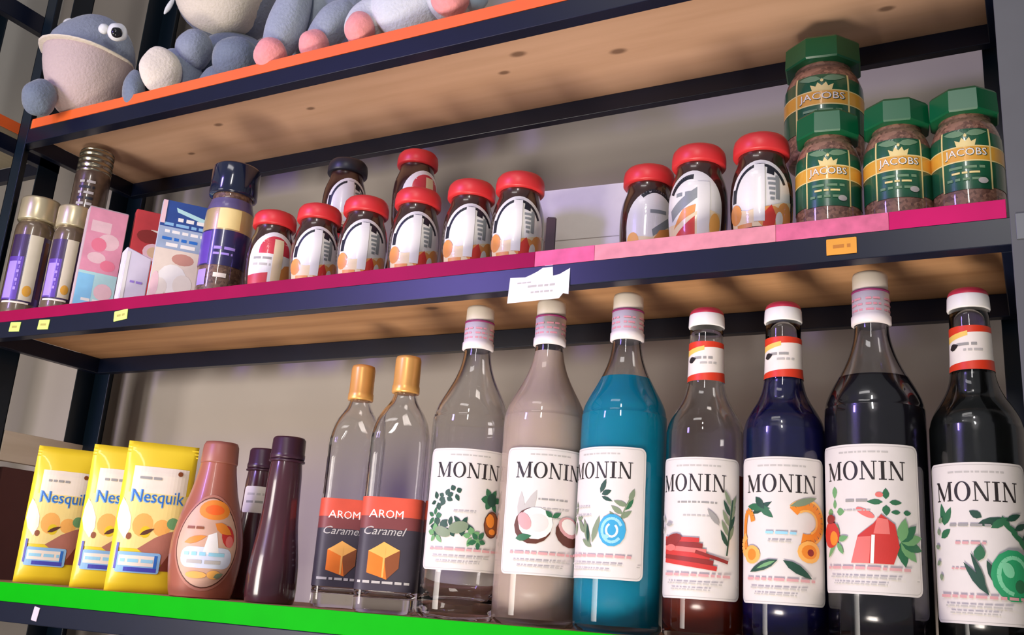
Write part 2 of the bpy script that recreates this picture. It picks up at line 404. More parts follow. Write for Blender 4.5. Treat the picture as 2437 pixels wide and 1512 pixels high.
def serif_label(t, prof, z0, z1, half, wt, ht, zt, dev, artf, sh=(0, 0, 9), toff=0):
    """paper label: rounded rectangle, name, fine print and picture"""
    a = Art()
    a.add([rrect(-half, half, z0, z1, .006)], M_paper)
    q = rrect(-half+.0018, half-.0018, z0+.0018, z1-.0018, .0048); a.add(stroke(q+[q[0]], .0004), M_lgrey)
    a.scrib(-.020, .022, zt+ht*.5+.0075, .0014, M_lgrey)
    a.text('MONIN', toff, zt, wt, ht, M_ink, ser=True)
    n0 = len(a.items); artf(a)
    for i in range(n0, len(a.items)):
        p, m_, l_ = a.items[i]; d_ = sh[0] if sum(q[1] for q in p)/len(p) < sh[2] else sh[1]
        a.items[i] = ([(u, (v+d_)/1.04) for u, v in p], m_, l_)
    a.scrib(-half+.012, half-.012, z0+.020, .0022, M_pinkt); a.scrib(-half+.016, half-.02, z0+.013, .0014, M_lgrey); a.scrib(-half+.02, half-.03, z0+.008, .0012, M_lgrey)
    a.scrib(half-.007, half-.004, z0+.012, .001, M_lgrey)
    o = a.build('label', wrap(smoothprof(prof[2:], 3), prof[6][0]+.0004, .0004), t)
    o.rotation_euler.z = math.radians(dev)
    return o
def rl(a, n, cx, cy, r, m, l=.012, wd=.005, spread=2*PI, base=0):
    a.add([leafp(cx+r*.3*math.cos(base+spread*k/n), cy+r*.3*math.sin(base+spread*k/n), l*random.uniform(.7, 1.1), wd*random.uniform(.7, 1.1), base+spread*k/n) for k in range(n)], m)
def art_nut(a):
    for cx, cy in ((-.031, .124), (-.022, .128), (-.012, .133)): rl(a, 4, cx, cy, .006, M_dgrn, .008, .006, base=cx*90)
    rl(a, 6, .026, .128, .008, M_grn, .011, .008); a.add([ell(.027, .128, .006, .007)], M_dgrn)
    for cx, cy in ((-.033, .100), (-.027, .090), (-.015, .090), (-.003, .092), (.008, .082), (.014, .078), (-.03, .083)):
        rl(a, 5, cx, cy, .005, random.choice((M_grn, M_dgrn, M_lgrn)), .010, .006, base=cx*70)
    a.add([ell(-.006, .090, .010, .006, .3), ell(-.022, .085, .009, .005, -.3)], M_sage)
    a.add([ell(.028, .095, .009, .0135)], M_brown); a.add([ell(.026, .099, .005, .007, .2), ell(.029, .088, .004, .003)], M_org); a.add(arcs(.028, .095, .0088, .013, 0, 2*PI, .0012), M_dbrown)
    a.scrib(-.012, .01, .114, .0012, M_lgrey)
def art_coco(a):
    a.add([leafp(-.024, .105, .034, .010, 1.2), leafp(-.026, .105, .03, .008, 1.6)], M_lgrey); a.add([leafp(.030, .090, .032, .007, 1.4)], M_sage)
    a.scrib(-.010, .020, .128, .0015, M_grey); a.scrib(-.016, .022, .119, .0014, M_lgrey); a.scrib(-.012, .014, .110, .0012, M_lgrey)
    a.add([ell(-.014, .083, .0185, .0175)], M_dbrown); a.add([ell(-.0115, .0855, .0165, .0155)], M_white); a.add([ell(-.009, .086, .010, .009)], M_paper)
    a.add([ell(.024, .078, .0165, .0135, -.3)], M_dbrown); a.add([ell(.0235, .0835, .0135, .0095, -.4)], M_pinkt); a.add([ell(.0235, .0845, .010, .007, -.4)], M_white)
    a.add([leafp(-.030, .070, .016, .007, .2), leafp(.004, .092, .010, .005, .5), leafp(.004, .092, .009, .005, 2.4)], M_grn)
    a.add([ell(-.022, .087, .006, .009, .5)], M_pinkt)
def art_blueleaf(a):
    rl(a, 3, .004, .133, .008, M_dgrn, .014, .005, 2.4, -.4)
    for k in range(6): a.add([leafp(.022+.002*k, .108+.004*k, .013, .005, (.5 if k % 2 else 2.2)+.15*k)], random.choice((M_sage, M_grn)))
    a.add(stroke([(.020, .102), (.034, .135)], .0012), M_sage)
    rl(a, 4, -.028, .112, .01, M_sage, .013, .006)
    a.add([leafp(-.004, .062, .028, .006, 1.9), leafp(-.002, .066, .026, .006, 1.3), leafp(-.012, .075, .016, .006, 2.2), leafp(-.002, .062, .014, .005, 2.6)], M_sage)
    a.add([leafp(-.006, .066, .018, .0035, 1.7)], M_dgrn)
    a.add([ell(.017, .078, .0125, .0150)], M_blue); a.add(arcs(.017, .078, .009, .011, .4, 5.6, .0026), M_lblue); a.add(arcs(.017, .078, .005, .006, 2, 7.2, .002), M_white); a.add([ell(.012, .072, .003, .002)], M_lblue)
    a.scrib(-.03, -.006, .099, .0013, M_lgrey); a.scrib(-.03, -.004, .091, .0013, M_lgrey)
def art_cinn(a):
    a.scrib(-.018, .018, .108, .0016, M_grey); a.scrib(-.012, .012, .096, .0014, M_lgrey)
    for k in range(9): a.add([leafp(.028+.0004*k, .070+.0045*k, .016, .0042, (1.15 if k % 2 else 2.0))], M_sage if k % 3 else M_dgrn)
    a.add(stroke([(.027, .062), (.033, .112)], .0014), M_dgrn)
    a.add([leafp(.020, .088, .018, .005, 2.2)], M_grey)
    for k in range(6):
        y = .054+.0038*k; a.add(stroke([(-.032, y+.002), (.018-.003*k, y-.004+.001*k)], .0042), (M_red, M_dred, M_red, M_pinkr, M_dred, M_red)[k])
    a.add(stroke([(.0, .064), (.028, .056)], .003), M_dred); a.add([ell(-.022, .074, .010, .005, .3)], M_dred); a.add([ell(-.024, .067, .006, .003)], M_pinkr)
    rl(a, 3, -.033, .088, .006, M_grey, .01, .004)
def art_orange(a):
    for u, v, l, an in ((-.026, .105, .022, .5), (-.032, .112, .024, -.1), (-.018, .112, .016, -.7), (-.022, .120, .014, -.9)): a.add([leafp(u, v, l, .0065, an)], random.choice((M_grn, M_dgrn)))
    a.add(arcs(.022, .099, .014, .0145, -1.9, 2.5, .0085, 16), M_org); a.add(arcs(.022, .099, .0185, .019, -1.6, 2.4, .0022, 16), M_lorg); a.add(arcs(.022, .099, .010, .010, -1.2, 2.2, .002), M_lorg)
    a.add([leafp(.008, .112, .026, .006, .35)], M_sage)
    a.add(arcs(-.030, .090, .006, .018, .5, 4.4, .005), M_org); a.add(arcs(-.028, .078, .012, .009, 2, 5.6, .006), M_lorg)
    a.add([ell(.024, .074, .0105, .0095)], M_lorg); a.add([ell(.024, .074, .0070, .006)], M_org); a.add([ell(.025, .0735, .003, .003)], M_dred)
    a.add([ell(-.026, .070, .009, .008)], M_lorg); a.add([ell(-.026, .070, .005, .005)], M_org)
    a.add([leafp(-.002, .066, .028, .0075, PI+.4), leafp(.002, .066, .028, .0075, -.55)], M_dgrn); a.add([leafp(-.004, .065, .018, .003, PI+.4)], M_lgrn)
    a.scrib(-.012, .013, .089, .0022, M_lblue); a.scrib(-.010, .010, .082, .0014, M_lgrey)
def art_straw(a):
    rl(a, 4, -.026, .122, .008, M_lgrn, .011, .006); rl(a, 4, .018, .130, .008, M_grn, .011, .006); rl(a, 2, .030, .122, .004, M_grn, .009, .004)
    a.add([ell(.002, .121, .008, .0028, -.5), ell(.013, .112, .003, .0022)], M_pinkr)
    a.scrib(-.014, .004, .107, .0022, M_grey); a.scrib(-.016, .006, .099, .0012, M_lgrey)
    for k in range(6): a.add([leafp(.028, .074, .020, .009, -1.4+.55*k)], M_lgrn if k % 2 else M_grn)
    a.add([[(-.010, .056), (.022, .056), (.027, .070), (.024, .088), (.014, .096), (.008, .088), (-.004, .078)]], M_red)
    a.add([[(-.010, .056), (.004, .056), (.006, .078), (-.004, .077)]], M_pinkr); a.add([[(.008, .080), (.020, .080), (.019, .092), (.011, .093)]], M_pinkr)
    a.add([[(.005, .056), (.0075, .056), (.009, .079), (.0065, .079)]], M_white)
    rl(a, 5, -.024, .074, .006, M_lgrn, .015, .006, base=-1); a.add([ell(-.031, .079, .011, .011)], M_red); a.add([ell(-.027, .076, .005, .006)], M_org); a.add([ell(-.031, .092, .006, .004)], M_dred)
def art_lime(a):
    for u, v, l, an in ((-.026, .098, .018, 1.7), (-.026, .098, .016, 1.1), (-.030, .108, .012, .6), (.0, .118, .022, .3), (.010, .116, .016, .6), (.004, .124, .010, 2.6)): a.add([leafp(u, v, l, .0062, an)], random.choice((M_dgrn, M_grn)))
    for k in range(7): a.add([leafp(.018+.003*k, .106-.0035*k, .014, .005, (.4 if k % 2 else -1.1))], M_dgrn if k % 2 else M_grn)
    a.scrib(-.020, .010, .098, .002, M_grey); a.scrib(-.016, .006, .084, .002, M_pinkt); a.scrib(-.02, -.004, .064, .0014, M_pinkt)
    for k in range(5): a.add([leafp(-.031, .10-.01*k, .006, .004, .8+k)], M_sage)
    a.add([leafp(.006, .044, .030, .006, 2.15), leafp(.004, .050, .028, .004, 1.9), leafp(.012, .052, .020, .006, 1.9)], M_dgrn); a.add([leafp(.0, .070, .013, .008, 1.4)], M_grn)
    a.add([ell(.024, .060, .0165, .0200)], M_emer); a.add(arcs(.024, .060, .011, .014, .2, 4.6, .003), M_lemer); a.add([ell(.020, .064, .004, .006, .3)], M_lemer); a.add([ell(.028, .052, .004, .005)], M_grn)
L_milk = mat('milky_syrup', 'd8c2ae', .35, var=.03, scale=20, coat=.3)
L_teal = mat('teal_syrup', '029cba', .4, var=.06, scale=25, spec=.2)
L_amber = mat('amber_syrup', '7c2a14', .25, var=.25, scale=40, coat=.4)
L_navy = mat('navy_syrup', '15164e', .2, var=.3, scale=50, coat=.5)
L_plum = mat('near_black_syrup', '15121c', .2, var=.25, scale=50, coat=.5)
L_dark = mat('black_green_syrup', '121614', .2, var=.25, scale=50, coat=.5)
GB = 'syrup bottles on the lowest shelf'
bottles = [
 # x, y, kind, liquid, level, label dev, art, label
 (-.003, .050, 'big', None, .262, 1, art_nut, 'clear syrup bottle whose label shows green leaves round a brown nut'),
 (.082, .050, 'big', L_milk, .268, 11, art_coco, 'milky beige syrup bottle with halved coconuts on its label'),
 (.167, .050, 'big', L_teal, .236, -34, art_blueleaf, 'bright teal syrup bottle with a blue swirl and leaves on its label'),
 (.2475, .050, 'small', L_amber, .142, -11, art_cinn, 'half-empty syrup bottle with red sticks on its label, clear above and dark red below'),
 (.3195, .050, 'small', L_navy, .236, -6, art_orange, 'deep blue syrup bottle with orange peel and leaves on its label'),
 (.3965, .048, 'big', L_plum, .226, -16, art_straw, 'near-black syrup bottle with a cream cap and red fruit on its label'),
 (.4745, .050, 'small', L_dark, .234, -6, art_lime, 'black syrup bottle beside the right post, green fruit on its label'),
]
SH = {'art_nut': (0, -.008, .108), 'art_coco': (.011, -.008, .1), 'art_blueleaf': (.014, -.009, .1), 'art_cinn': (.012, .012, 9), 'art_orange': (.006, .006, 9), 'art_straw': (.016, -.008, .115), 'art_lime': (.013, -.007, .11)}
for (x, y, kind, liq, lvl, dev, artf, lab) in bottles:
    sh = SH[artf.__name__]; toff = -.006 if artf is art_cinn else 0
    t = root('syrup_bottle', lab, 'bottle', (x, y, Z1+.0002), facing(x, y), GB)
    prof = P_BIG if kind == 'big' else P_SML
    me, outer, inn = bottle_glass(prof, lvl, t)
    if liq: liquid(inn, lvl, liq, t)
    if kind == 'big':
        cap_big(t); serif_label(t, prof, .0455, .1640, .047, .0685, .0150, .1425, dev, artf, sh)
    else:
        cap_small(t); serif_label(t, prof, .0335, .1550, .0425, .065, .0150, .1325, dev, artf, sh, toff).location.z = -.005 if artf is art_lime else 0

# ------------------------------------------------------------ gold-capped caramel syrup flasks
M_gold = mat('gold_foil', 'f0b262', .32, .4, var=.08, scale=60)
M_lred = mat('coral_label', 'd8543c', .5, var=.08); M_ldk = mat('charcoal_label', '3c3640', .5, var=.1); M_lmid = mat('maroon_label', '7a3c3c', .5, var=.1)
P_FL = [(0, .004), (.024, .002), (.0285, 0), (.0305, .003), (.0312, .010), (.0312, .06), (.0312, .12), (.0312, .178), (.0306, .190), (.0280, .202), (.0225, .214), (.0165, .223), (.0132, .231), (.0118, .240), (.0118, .262)]
for i, (x, y, lab) in enumerate(((-.184, .094, 'clear square flask with gold cap and caramel label, left of its twin'), (-.0815, .037, 'clear square flask with gold cap and caramel label, beside the clear leaf-label bottle'))):
    t = root('syrup_flask', lab, 'bottle', (x, y, Z1+.0002), facing(x, y, (2, -5)[i]), 'gold-capped flasks'); t.scale.z = (.995, .965)[i]
    pf = P_FL[:2]+smoothprof(P_FL[2:], 3); SQ = 4.5
    bm = bmesh.new(); inn = [(0, .016), (.020, .015), (.0268, .017)]+[(r-.0028, z) for r, z in pf if z > .02]
    # squared body fading to a round neck
    def sq_lathe(prof, n=64):
        rings = []
        for r, z in prof:
            k = max(0, min(1, (.232-z)/.05)); 
            if r < 1e-6: rings.append([bm.verts.new((0, 0, z))]); continue
            ring = []
            for q in range(n):
                a = 2*PI*q/n; s = 1+(sqk(a, SQ)-1)*k; ring.append(bm.verts.new((r*s*math.cos(a), r*s*math.sin(a), z)))
            rings.append(ring)
        for a, b in zip(rings[:-1], rings[1:]):
            for q in range(n):
                j = (q+1) % n
                if len(a) == 1: bm.faces.new((a[0], b[q], b[j]))
                elif len(b) == 1: bm.faces.new((a[q], a[j], b[0]))
                else: bm.faces.new((a[q], a[j], b[j], b[q]))
    sq_lathe(pf+list(reversed(inn)))
    from_bm('glass_body', bm, M_glass, t)
    lathe('cap', [(0, .2360), (.0145, .2360), (.0150, .2372), (.0148, .2440), (.0142, .2450), (.0140, .2740), (.0130, .2775), (.010, .2785), (0, .2787)], M_gold, t, 40)
    a = Art(); a.add([rect(-.060, .060, .0225, .118)], M_ldk); a.add([rect(-.060, .060, .085, .118)], M_lmid); a.add([rect(-.060, .060, .098, .118)], M_lred)
    a.text('AROM', -.004, .1005, .034, .0085, M_white); a.text('Caramel', -.004, .0830, .040, .0085, M_lgrey, shear=.35)
    a.add([[(-.018, .040), (.002, .034), (.013, .046), (.013, .064), (-.004, .072), (-.018, .062)]], mat('caramel_orange', 'f07c22', .5))
    a.add([[(-.018, .062), (-.004, .072), (.013, .064), (-.002, .055)]], M_lorg); a.add([[(-.002, .055), (.013, .064), (.013, .046), (.002, .034)]], M_brown)
    a.add([rect(-.0035, -.0015, .036, .066)], M_lorg)
    a.scrib(-.026, .026, .031, .0026, M_lgrey)
    for z in (.045, .052, .060, .067, .074): a.scrib(.042, .052, z, .0016, M_lgrey); a.scrib(-.052, -.042, z, .0016, M_lgrey)
    def ffn(u, v, o):
        tt = -PI/2+u/.0335; r = .0312*sqk(tt, SQ)+.0004+o; return (r*math.cos(tt), r*math.sin(tt), v)
    a.build("label", ffn, t, .0015, .02)

# ------------------------------------------------------------ chocolate squeeze bottles
M_choc = mat('milk_chocolate_plastic', 'a05c48', .35, var=.07, scale=25, coat=.25); M_choc2 = mat('chocolate_cap', '9c5e4e', .4, var=.05)
M_plum = mat('dark_plum_plastic', '45242c', .22, var=.1, scale=25, coat=.6); M_plumc = mat('dark_plum_cap', '3c2030', .3, var=.08)
P_SQ = smoothprof([(.0, 0), (.030, .0), (.0345, .003), (.0372, .016), (.0405, .045), (.0398, .070), (.0350, .095), (.0275, .122), (.0225, .146), (.0205, .160)], 4)
t = root('squeeze_bottle', 'milk-chocolate brown squeeze bottle with an oval orange and white label', 'bottle', (-.344, .045, Z1+.0002), facing(-.344, .045)); t.scale.z = .955
lathe('body', P_SQ, M_choc, t, 56)
lathe('cap', [(0, .160), (.0212, .160), (.0215, .162), (.0205, .182), (.0185, .1865), (.0, .1872)], M_choc2, t, 44)
a = Art(); a.add([ell(0, .064, .040, .056, 0, 36)], mat('label_rim', 'b37460', .5)); a.add([ell(0, .064, .0375, .053, 0, 36)], M_dbrown); a.add([ell(0, .064, .036, .0515, 0, 36)], mat('label_tan', 'd2a88e', .5))
a.add([ell(.004, .102, .021, .012, 0, 20)], M_org); a.add([ell(.004, .102, .013, .006)], mat('flame_orange', 'ff6a1e', .5))
a.add([rrect(-.028, .030, .034, .058, .010)], mat('pale_blue_panel', 'd5dcec', .5)); a.add([[(-.004, .05), (.014, .05), (.009, .076), (.0, .072)]], M_white)
a.add([ell(.023, .072, .008, .013, .2)], M_red); a.add([ell(.025, .066, .005, .007)], M_pinkr); a.add([leafp(.006, .086, .024, .012, -.5)], M_org)
a.add([leafp(-.026, .062, .026, .008, .35)], M_org); a.scrib(-.024, .024, .050, .004, M_lblue); a.scrib(-.020, .022, .041, .004, M_lgrey)
a.add([ell(-.008, .026, .012, .004), ell(.012, .027, .008, .005)], M_lorg); a.add([leafp(.012, .024, .012, .006, .4)], M_sage); a.scrib(-.026, -.004, .080, .003, M_brown)
a.build('label', wrap(P_SQ, .040, .0003), t)
P_SL = smoothprof([(0, 0), (.022, 0), (.0262, .003), (.0272, .018), (.0262, .045), (.0215, .085), (.0195, .115), (.0185, .145), (.0170, .163), (.0160, .172)], 4)
def slim(x, y, s, lab, m, mc, rz=0):
    t = root('sauce_bottle', lab, 'bottle', (x, y, Z1+.0002), facing(x, y))
    t.scale = (s*1.06, s*1.06, s*.985)
    lathe('body', P_SL, m, t, 48)
    lathe('cap', [(0, .166), (.0188, .166), (.0192, .168), (.0192, .172), (.0186, .173), (.0182, .190), (.0165, .1925), (0, .193)], mc, t, 40)
    lathe('cap_ring', [(.0175, .1625), (.0198, .1632), (.0198, .1650), (.0175, .1656)], mc, t, 40)
    return t
t = slim(-.245, .050, .97, 'slim glossy dark plum sauce bottle left of the gold-capped flasks', M_plum, M_plumc)
t = slim(-.352, .130, .97, 'dark sauce bottle with a pale label, mostly hidden behind the chocolate bottles', M_plum, M_plumc)
a = Art(); a.add([rrect(-.022, .022, .108, .142, .004)], M_paper); a.scrib(-.016, .016, .132, .003, M_lgrey); a.scrib(-.016, .014, .122, .003, M_grey); a.build('label', wrap(P_SL, .0195, .0003), t)

# ------------------------------------------------------------ yellow cocoa pouches
M_yel = mat('yellow_foil', 'f0d22c', .38, var=.08, scale=18, coat=.2); M_cocoa = mat('cocoa_splash', 'b0705c', .5, var=.1); M_cocoad = mat('cocoa_dark', '7c3622', .5)
M_bl = mat('blue_lettering', '2a6fc4', .45); M_sky = mat('sky_blue', '8cbce0', .5); M_viol = mat('violet_blue', '4548b0', .5); M_pkw = mat('warm_white', 'f2e6d2', .5); M_pky = mat('pale_yellow', 'f4dc8a', .5)
def pouch_mesh(hw, h, th):
    def T(u, v):
        k = max(0, 1-abs(u/hw)**3); e = min(1, (h-v)/(h*.22)); b = min(1, .35+v/(h*.12)); return .0012+th*k*max(0, min(1, e))*b
    return T
def pouch(x, y, dev, lab, h=.178):
    hw = .0415; T = pouch_mesh(hw, h, .011)
    t = root('cocoa_pouch', lab, 'pouch', (x, y, Z1+.0002), facing(x, y, dev), 'yellow cocoa pouches')
    bm = bmesh.new(); nu, nv = 14, 18; g = {}
    for s in (-1, 1):
        for i in range(nu+1):
            for j in range(nv+1):
                u = -hw+2*hw*i/nu; v = h*j/nv; g[s, i, j] = bm.verts.new((u, s*T(u, v), v))
        for i in range(nu):
            for j in range(nv): bm.faces.new((g[s, i, j], g[s, i+1, j], g[s, i+1, j+1], g[s, i, j+1]))
    for i in range(nu):
        for j in (0, nv): bm.faces.new((g[-1, i, j], g[-1, i+1, j], g[1, i+1, j], g[1, i, j]))
    for j in range(nv):
        for i in (0, nu): bm.faces.new((g[-1, i, j], g[-1, i, j+1], g[1, i, j+1], g[1, i, j]))
    pb = from_bm('pouch_body', bm, M_yel, t)
    fn = lambda u, v, o: (u, -T(u, v)-.0004-o, v)
    a = Art()
    a.add([rect(-.030, .034, .094, .148)], M_pkw); a.add([rect(-.034, .038, .050, .116)], M_pky)
    a.add([ell(-.010, .078, .012, .014), ell(.012, .076, .010, .010)], M_lorg); a.add([ell(-.006, .070, .006, .007)], mat('lemon', 'e6c81e', .5)); a.add([ell(.024, .082, .007, .007)], M_lgrn)
    a.add([leafp(-.028, .060, .050, .016, 1.75)], M_pkw)
    a.add([[(-.012, .050), (.006, .064), (.022, .072), (.0385, .076), (.0385, .030), (.012, .034)]], M_cocoa); a.add([[(.014, .026), (.0385, .026), (.0385, .044), (.026, .048)]], M_cocoad); a.add([leafp(-.012, .066, .018, .005, .5)], M_dbrown); a.add([ell(-.024, .064, .003, .004)], M_brown)
    a.text('Nesquik', .002, .1095, .062, .0210, M_sky); a.text('Nesquik', .0026, .1100, .060, .0195, M_bl)
    a.scrib(-.022, .004, .134, .003, M_grey); a.add([ell(.024, .142, .003, .003)], M_brown)
    a.add([rrect(-.034, .016, .022, .046, .003)], M_sky); a.add([rect(-.031, .012, .030, .042)], M_pkw); a.add([rect(-.024, .013, .0235, .0285)], M_viol); a.add([rect(.009, .0125, .028, .043)], M_bl); a.scrib(-.029, .008, .036, .004, M_lblue)
    a.add([rect(-.0355, -.033, .026, .056)], M_viol)
    a.build('pouch_print', fn, pb, .005, .005)
    b = bmesh.new(); 
    for j in range(3): box_bm(b, -hw, hw, -.0020, .0020, h-.014+.004*j, h-.0125+.004*j, 0)
    from_bm('top_seal', b, M_yel, pb, smooth=False)
pouch(-.660, .086, 2, 'yellow cocoa pouch, leftmost of the three at the green edge', .180)
pouch(-.528, .068, 0, 'yellow cocoa pouch in the middle, partly covered by its neighbour')
pouch(-.440, .046, 0, 'yellow cocoa pouch right beside the brown squeeze bottle')

# ------------------------------------------------------------ red-capped coffee jars
M_coffee = mat('dark_coffee_glass', '3a211c', .25, var=.25, scale=160, coat=1); M_rcap = mat('red_plastic', 'd23236', .38, var=.05, scale=30); M_bcap = mat('charcoal_plastic', '23252f', .4, var=.08)
M_jw = mat('jar_label_white', 'ece9e6', .3, var=.03, coat=.5); M_jk = mat('jar_label_black', '20222c', .4); M_jo = mat('jar_label_orange', 'e89a52', .4, coat=.5); M_jr = mat('jar_label_red', 'd83a2e', .4, coat=.5); M_jc = mat('jar_label_cream', 'f2dcb4', .4, coat=.5); M_jg = mat('jar_label_grey', '8a8f92', .4)
P_JAR = smoothprof([(0, .002), (.021, .0), (.0252, .002), (.0270, .008), (.0286, .024), (.0292, .042), (.0284, .058), (.0262, .069), (.0232, .078), (.0222, .084), (.0222, .093)], 3)
P_JCAP = [(.0222, .0868), (.0258, .0870), (.0268, .0885), (.0268, .0965), (.0258, .1020), (.0232, .1056), (.0185, .1078), (.010, .1088), (0, .1090)]
def arch(hw, z0, zs, z1, n=18): return [(-hw, z0), (hw, z0)]+[(hw*math.cos(PI*i/n), zs+(z1-zs)*math.sin(PI*i/n)) for i in range(n+1)]
def jar_art(kind):
    a = Art()
    if kind == 'arch':
        a.add([arch(.032, .004, .036, .0755)], M_jw)
        a.add(arcs(0, .035, .0265, .0345, .45, PI-.05, .0034, 20), M_jk)
        a.add(stroke([(-.0265, .048), (-.0275, .034)], .0055), M_jk)
        a.add([[(.006, .060), (.013, .058), (.014, .066), (.007, .068)]], M_jk)
        for k in range(5): a.add([rect(.0065+.0006*k, .0145-.0004*k, .053-.005*k, .0556-.005*k)], M_jg)
        a.add([rect(.014, .018, .034, .058)], M_jg)
        a.add([[(-.032, .005), (.032, .005), (.032, .034), (.020, .031), (.006, .026), (-.012, .023), (-.032, .028)]], M_jc); a.add([[(-.032, .004), (.032, .004), (.032, .0075), (-.032, .0075)]], M_dbrown)
        a.add([ell(-.026, .022, .008, .010)], M_jo); a.add([ell(.024, .018, .009, .014)], M_jo)
        a.add([ell(.010, .016, .013, .011)], M_jo); a.add([[(.002, .0075), (.013, .0075), (.015, .017), (.010, .028), (.004, .021)]], M_jr); a.add([rect(-.024, -.008, .007, .011)], M_jo); a.add([ell(.018, .014, .004, .008)], M_jw)
        a.add([rect(-.006, .004, .012, .070)], M_jw)
    elif kind == 'red':
        a.add([arch(.033, .005, .040, .076)], M_jw); a.add([arch(.020, .046, .050, .070)], mat('jar_label_crimson', 'cf3848', .4, coat=.5))
        a.add([[(-.033, .005), (-.006, .005), (-.006, .022), (-.033, .018)]], mat('jar_label_crimson', 'cf3848')); a.scrib(-.026, -.004, .032, .003, M_lgrey); a.scrib(-.026, -.002, .040, .003, M_grey)
        a.add([[(.004, .008), (.033, .012), (.033, .040), (.014, .034), (.006, .022)]], M_jo); a.add([rect(-.002, .010, .007, .066)], M_jc)
    elif kind == 'slant':
        a.add([arch(.032, .004, .036, .0755)], M_jw); a.add(arcs(0, .036, .026, .032, 1.5, 2.6, .0055, 14), M_jk)
        a.add([[(-.024, .036), (.006, .056), (.008, .046), (-.022, .024)]], M_jg); a.scrib(-.016, .008, .050, .004, M_jg)
        a.add([[(-.030, .006), (.030, .006), (.030, .030), (.012, .034), (-.014, .020), (-.030, .022)]], M_jc); a.add([[(-.022, .006), (.004, .006), (.004, .026)]], M_jr); a.add([[(-.020, .016), (.004, .030), (.005, .038), (-.008, .034)]], M_jo); a.add([ell(.024, .018, .006, .012)], M_lorg); a.add([rect(.006, .018, .008, .062)], M_jw)
    else:
        a.add([arch(.032, .004, .036, .0755)], M_jw); a.add(arcs(0, .038, .026, .036, .4, 2.2, .005, 16), M_jk)
        a.add([[(-.004, .030), (.020, .050), (.022, .040), (-.002, .020)]], M_jg); a.scrib(-.006, .020, .050, .004, M_jg)
        a.add([[(-.030, .006), (.030, .006), (.030, .026), (.016, .036), (-.004, .022), (-.030, .024)]], M_jc); a.add([[(-.004, .006), (.016, .006), (.016, .024)]], M_jr); a.add([[(-.006, .014), (.016, .026), (.017, .034), (.004, .030)]], M_jo); a.add([ell(-.024, .018, .007, .010)], M_lorg)
    return a
JAR = {}
def jar(x, y, z, dev, kind, lab, capm='red', group='red-capped coffee jars'):
    t = root('coffee_jar', lab, 'jar', (x, y, z), facing(x, y, dev), group)
    key = (kind, capm)
    if key not in JAR:
        b = lathe('glass_body', P_JAR, M_coffee, t, 48)
        c = lathe('cap', P_JCAP, M_rcap if capm == 'red' else M_bcap, t, 48)
        l = jar_art(kind).build('label', wrap(P_JAR, .0292, .0003), t)
        JAR[key] = (b, c, l)
    else:
        for s in JAR[key]:
            o = s.copy(); COL.objects.link(o); o.parent = t
    return t
zp = Z2+.0003
jar(-.310, .045, zp, 10, 'red', 'red-capped coffee jar with the label turned to its red and white side')
jar(-.240, .046, zp, 4, 'arch', 'red-capped coffee jar with arched label, right of the red and white labelled jar')
jar(-.169, .045, zp, 4, 'arch', 'red-capped coffee jar with arched label, in front of the black-capped jar')
jar(-.0955, .045, zp, 4, 'arch', 'red-capped coffee jar with arched label, directly below the raised red-capped jar')
jar(-.024, .045, zp, 3, 'arch', 'red-capped coffee jar with arched label, second from the right end of its row')
jar(.0375, .045, zp, 0, 'arch', 'red-capped coffee jar with arched label, rightmost of the left row, above the torn paper')
jar(.1756, .074, zp, 16, 'side', 'red-capped coffee jar with the label turned right, first after the gap')
jar(.2385, .046, zp, -14, 'slant', 'red-capped coffee jar with a slanted label, between two red-capped jars right of the gap')
jar(.3015, .043, zp, -2, 'arch', 'red-capped coffee jar touching the green-lidded jars')
jar(-.282, .139, zp, 20, 'side', 'lower jar of the black-capped stack at the back, hidden by the front jars', group=None)
jar(-.282, .139, zp+.1092, 14, 'arch', 'black-capped coffee jar raised on another behind the red-capped row', 'black')
jar(-.176, .150, zp, 20, 'side', 'lower jar of the red-capped stack at the back, hidden by the front jars', group=None)
jar(-.176, .150, zp+.1092, 30, 'red', 'red-capped coffee jar raised on another at the back, above the row')

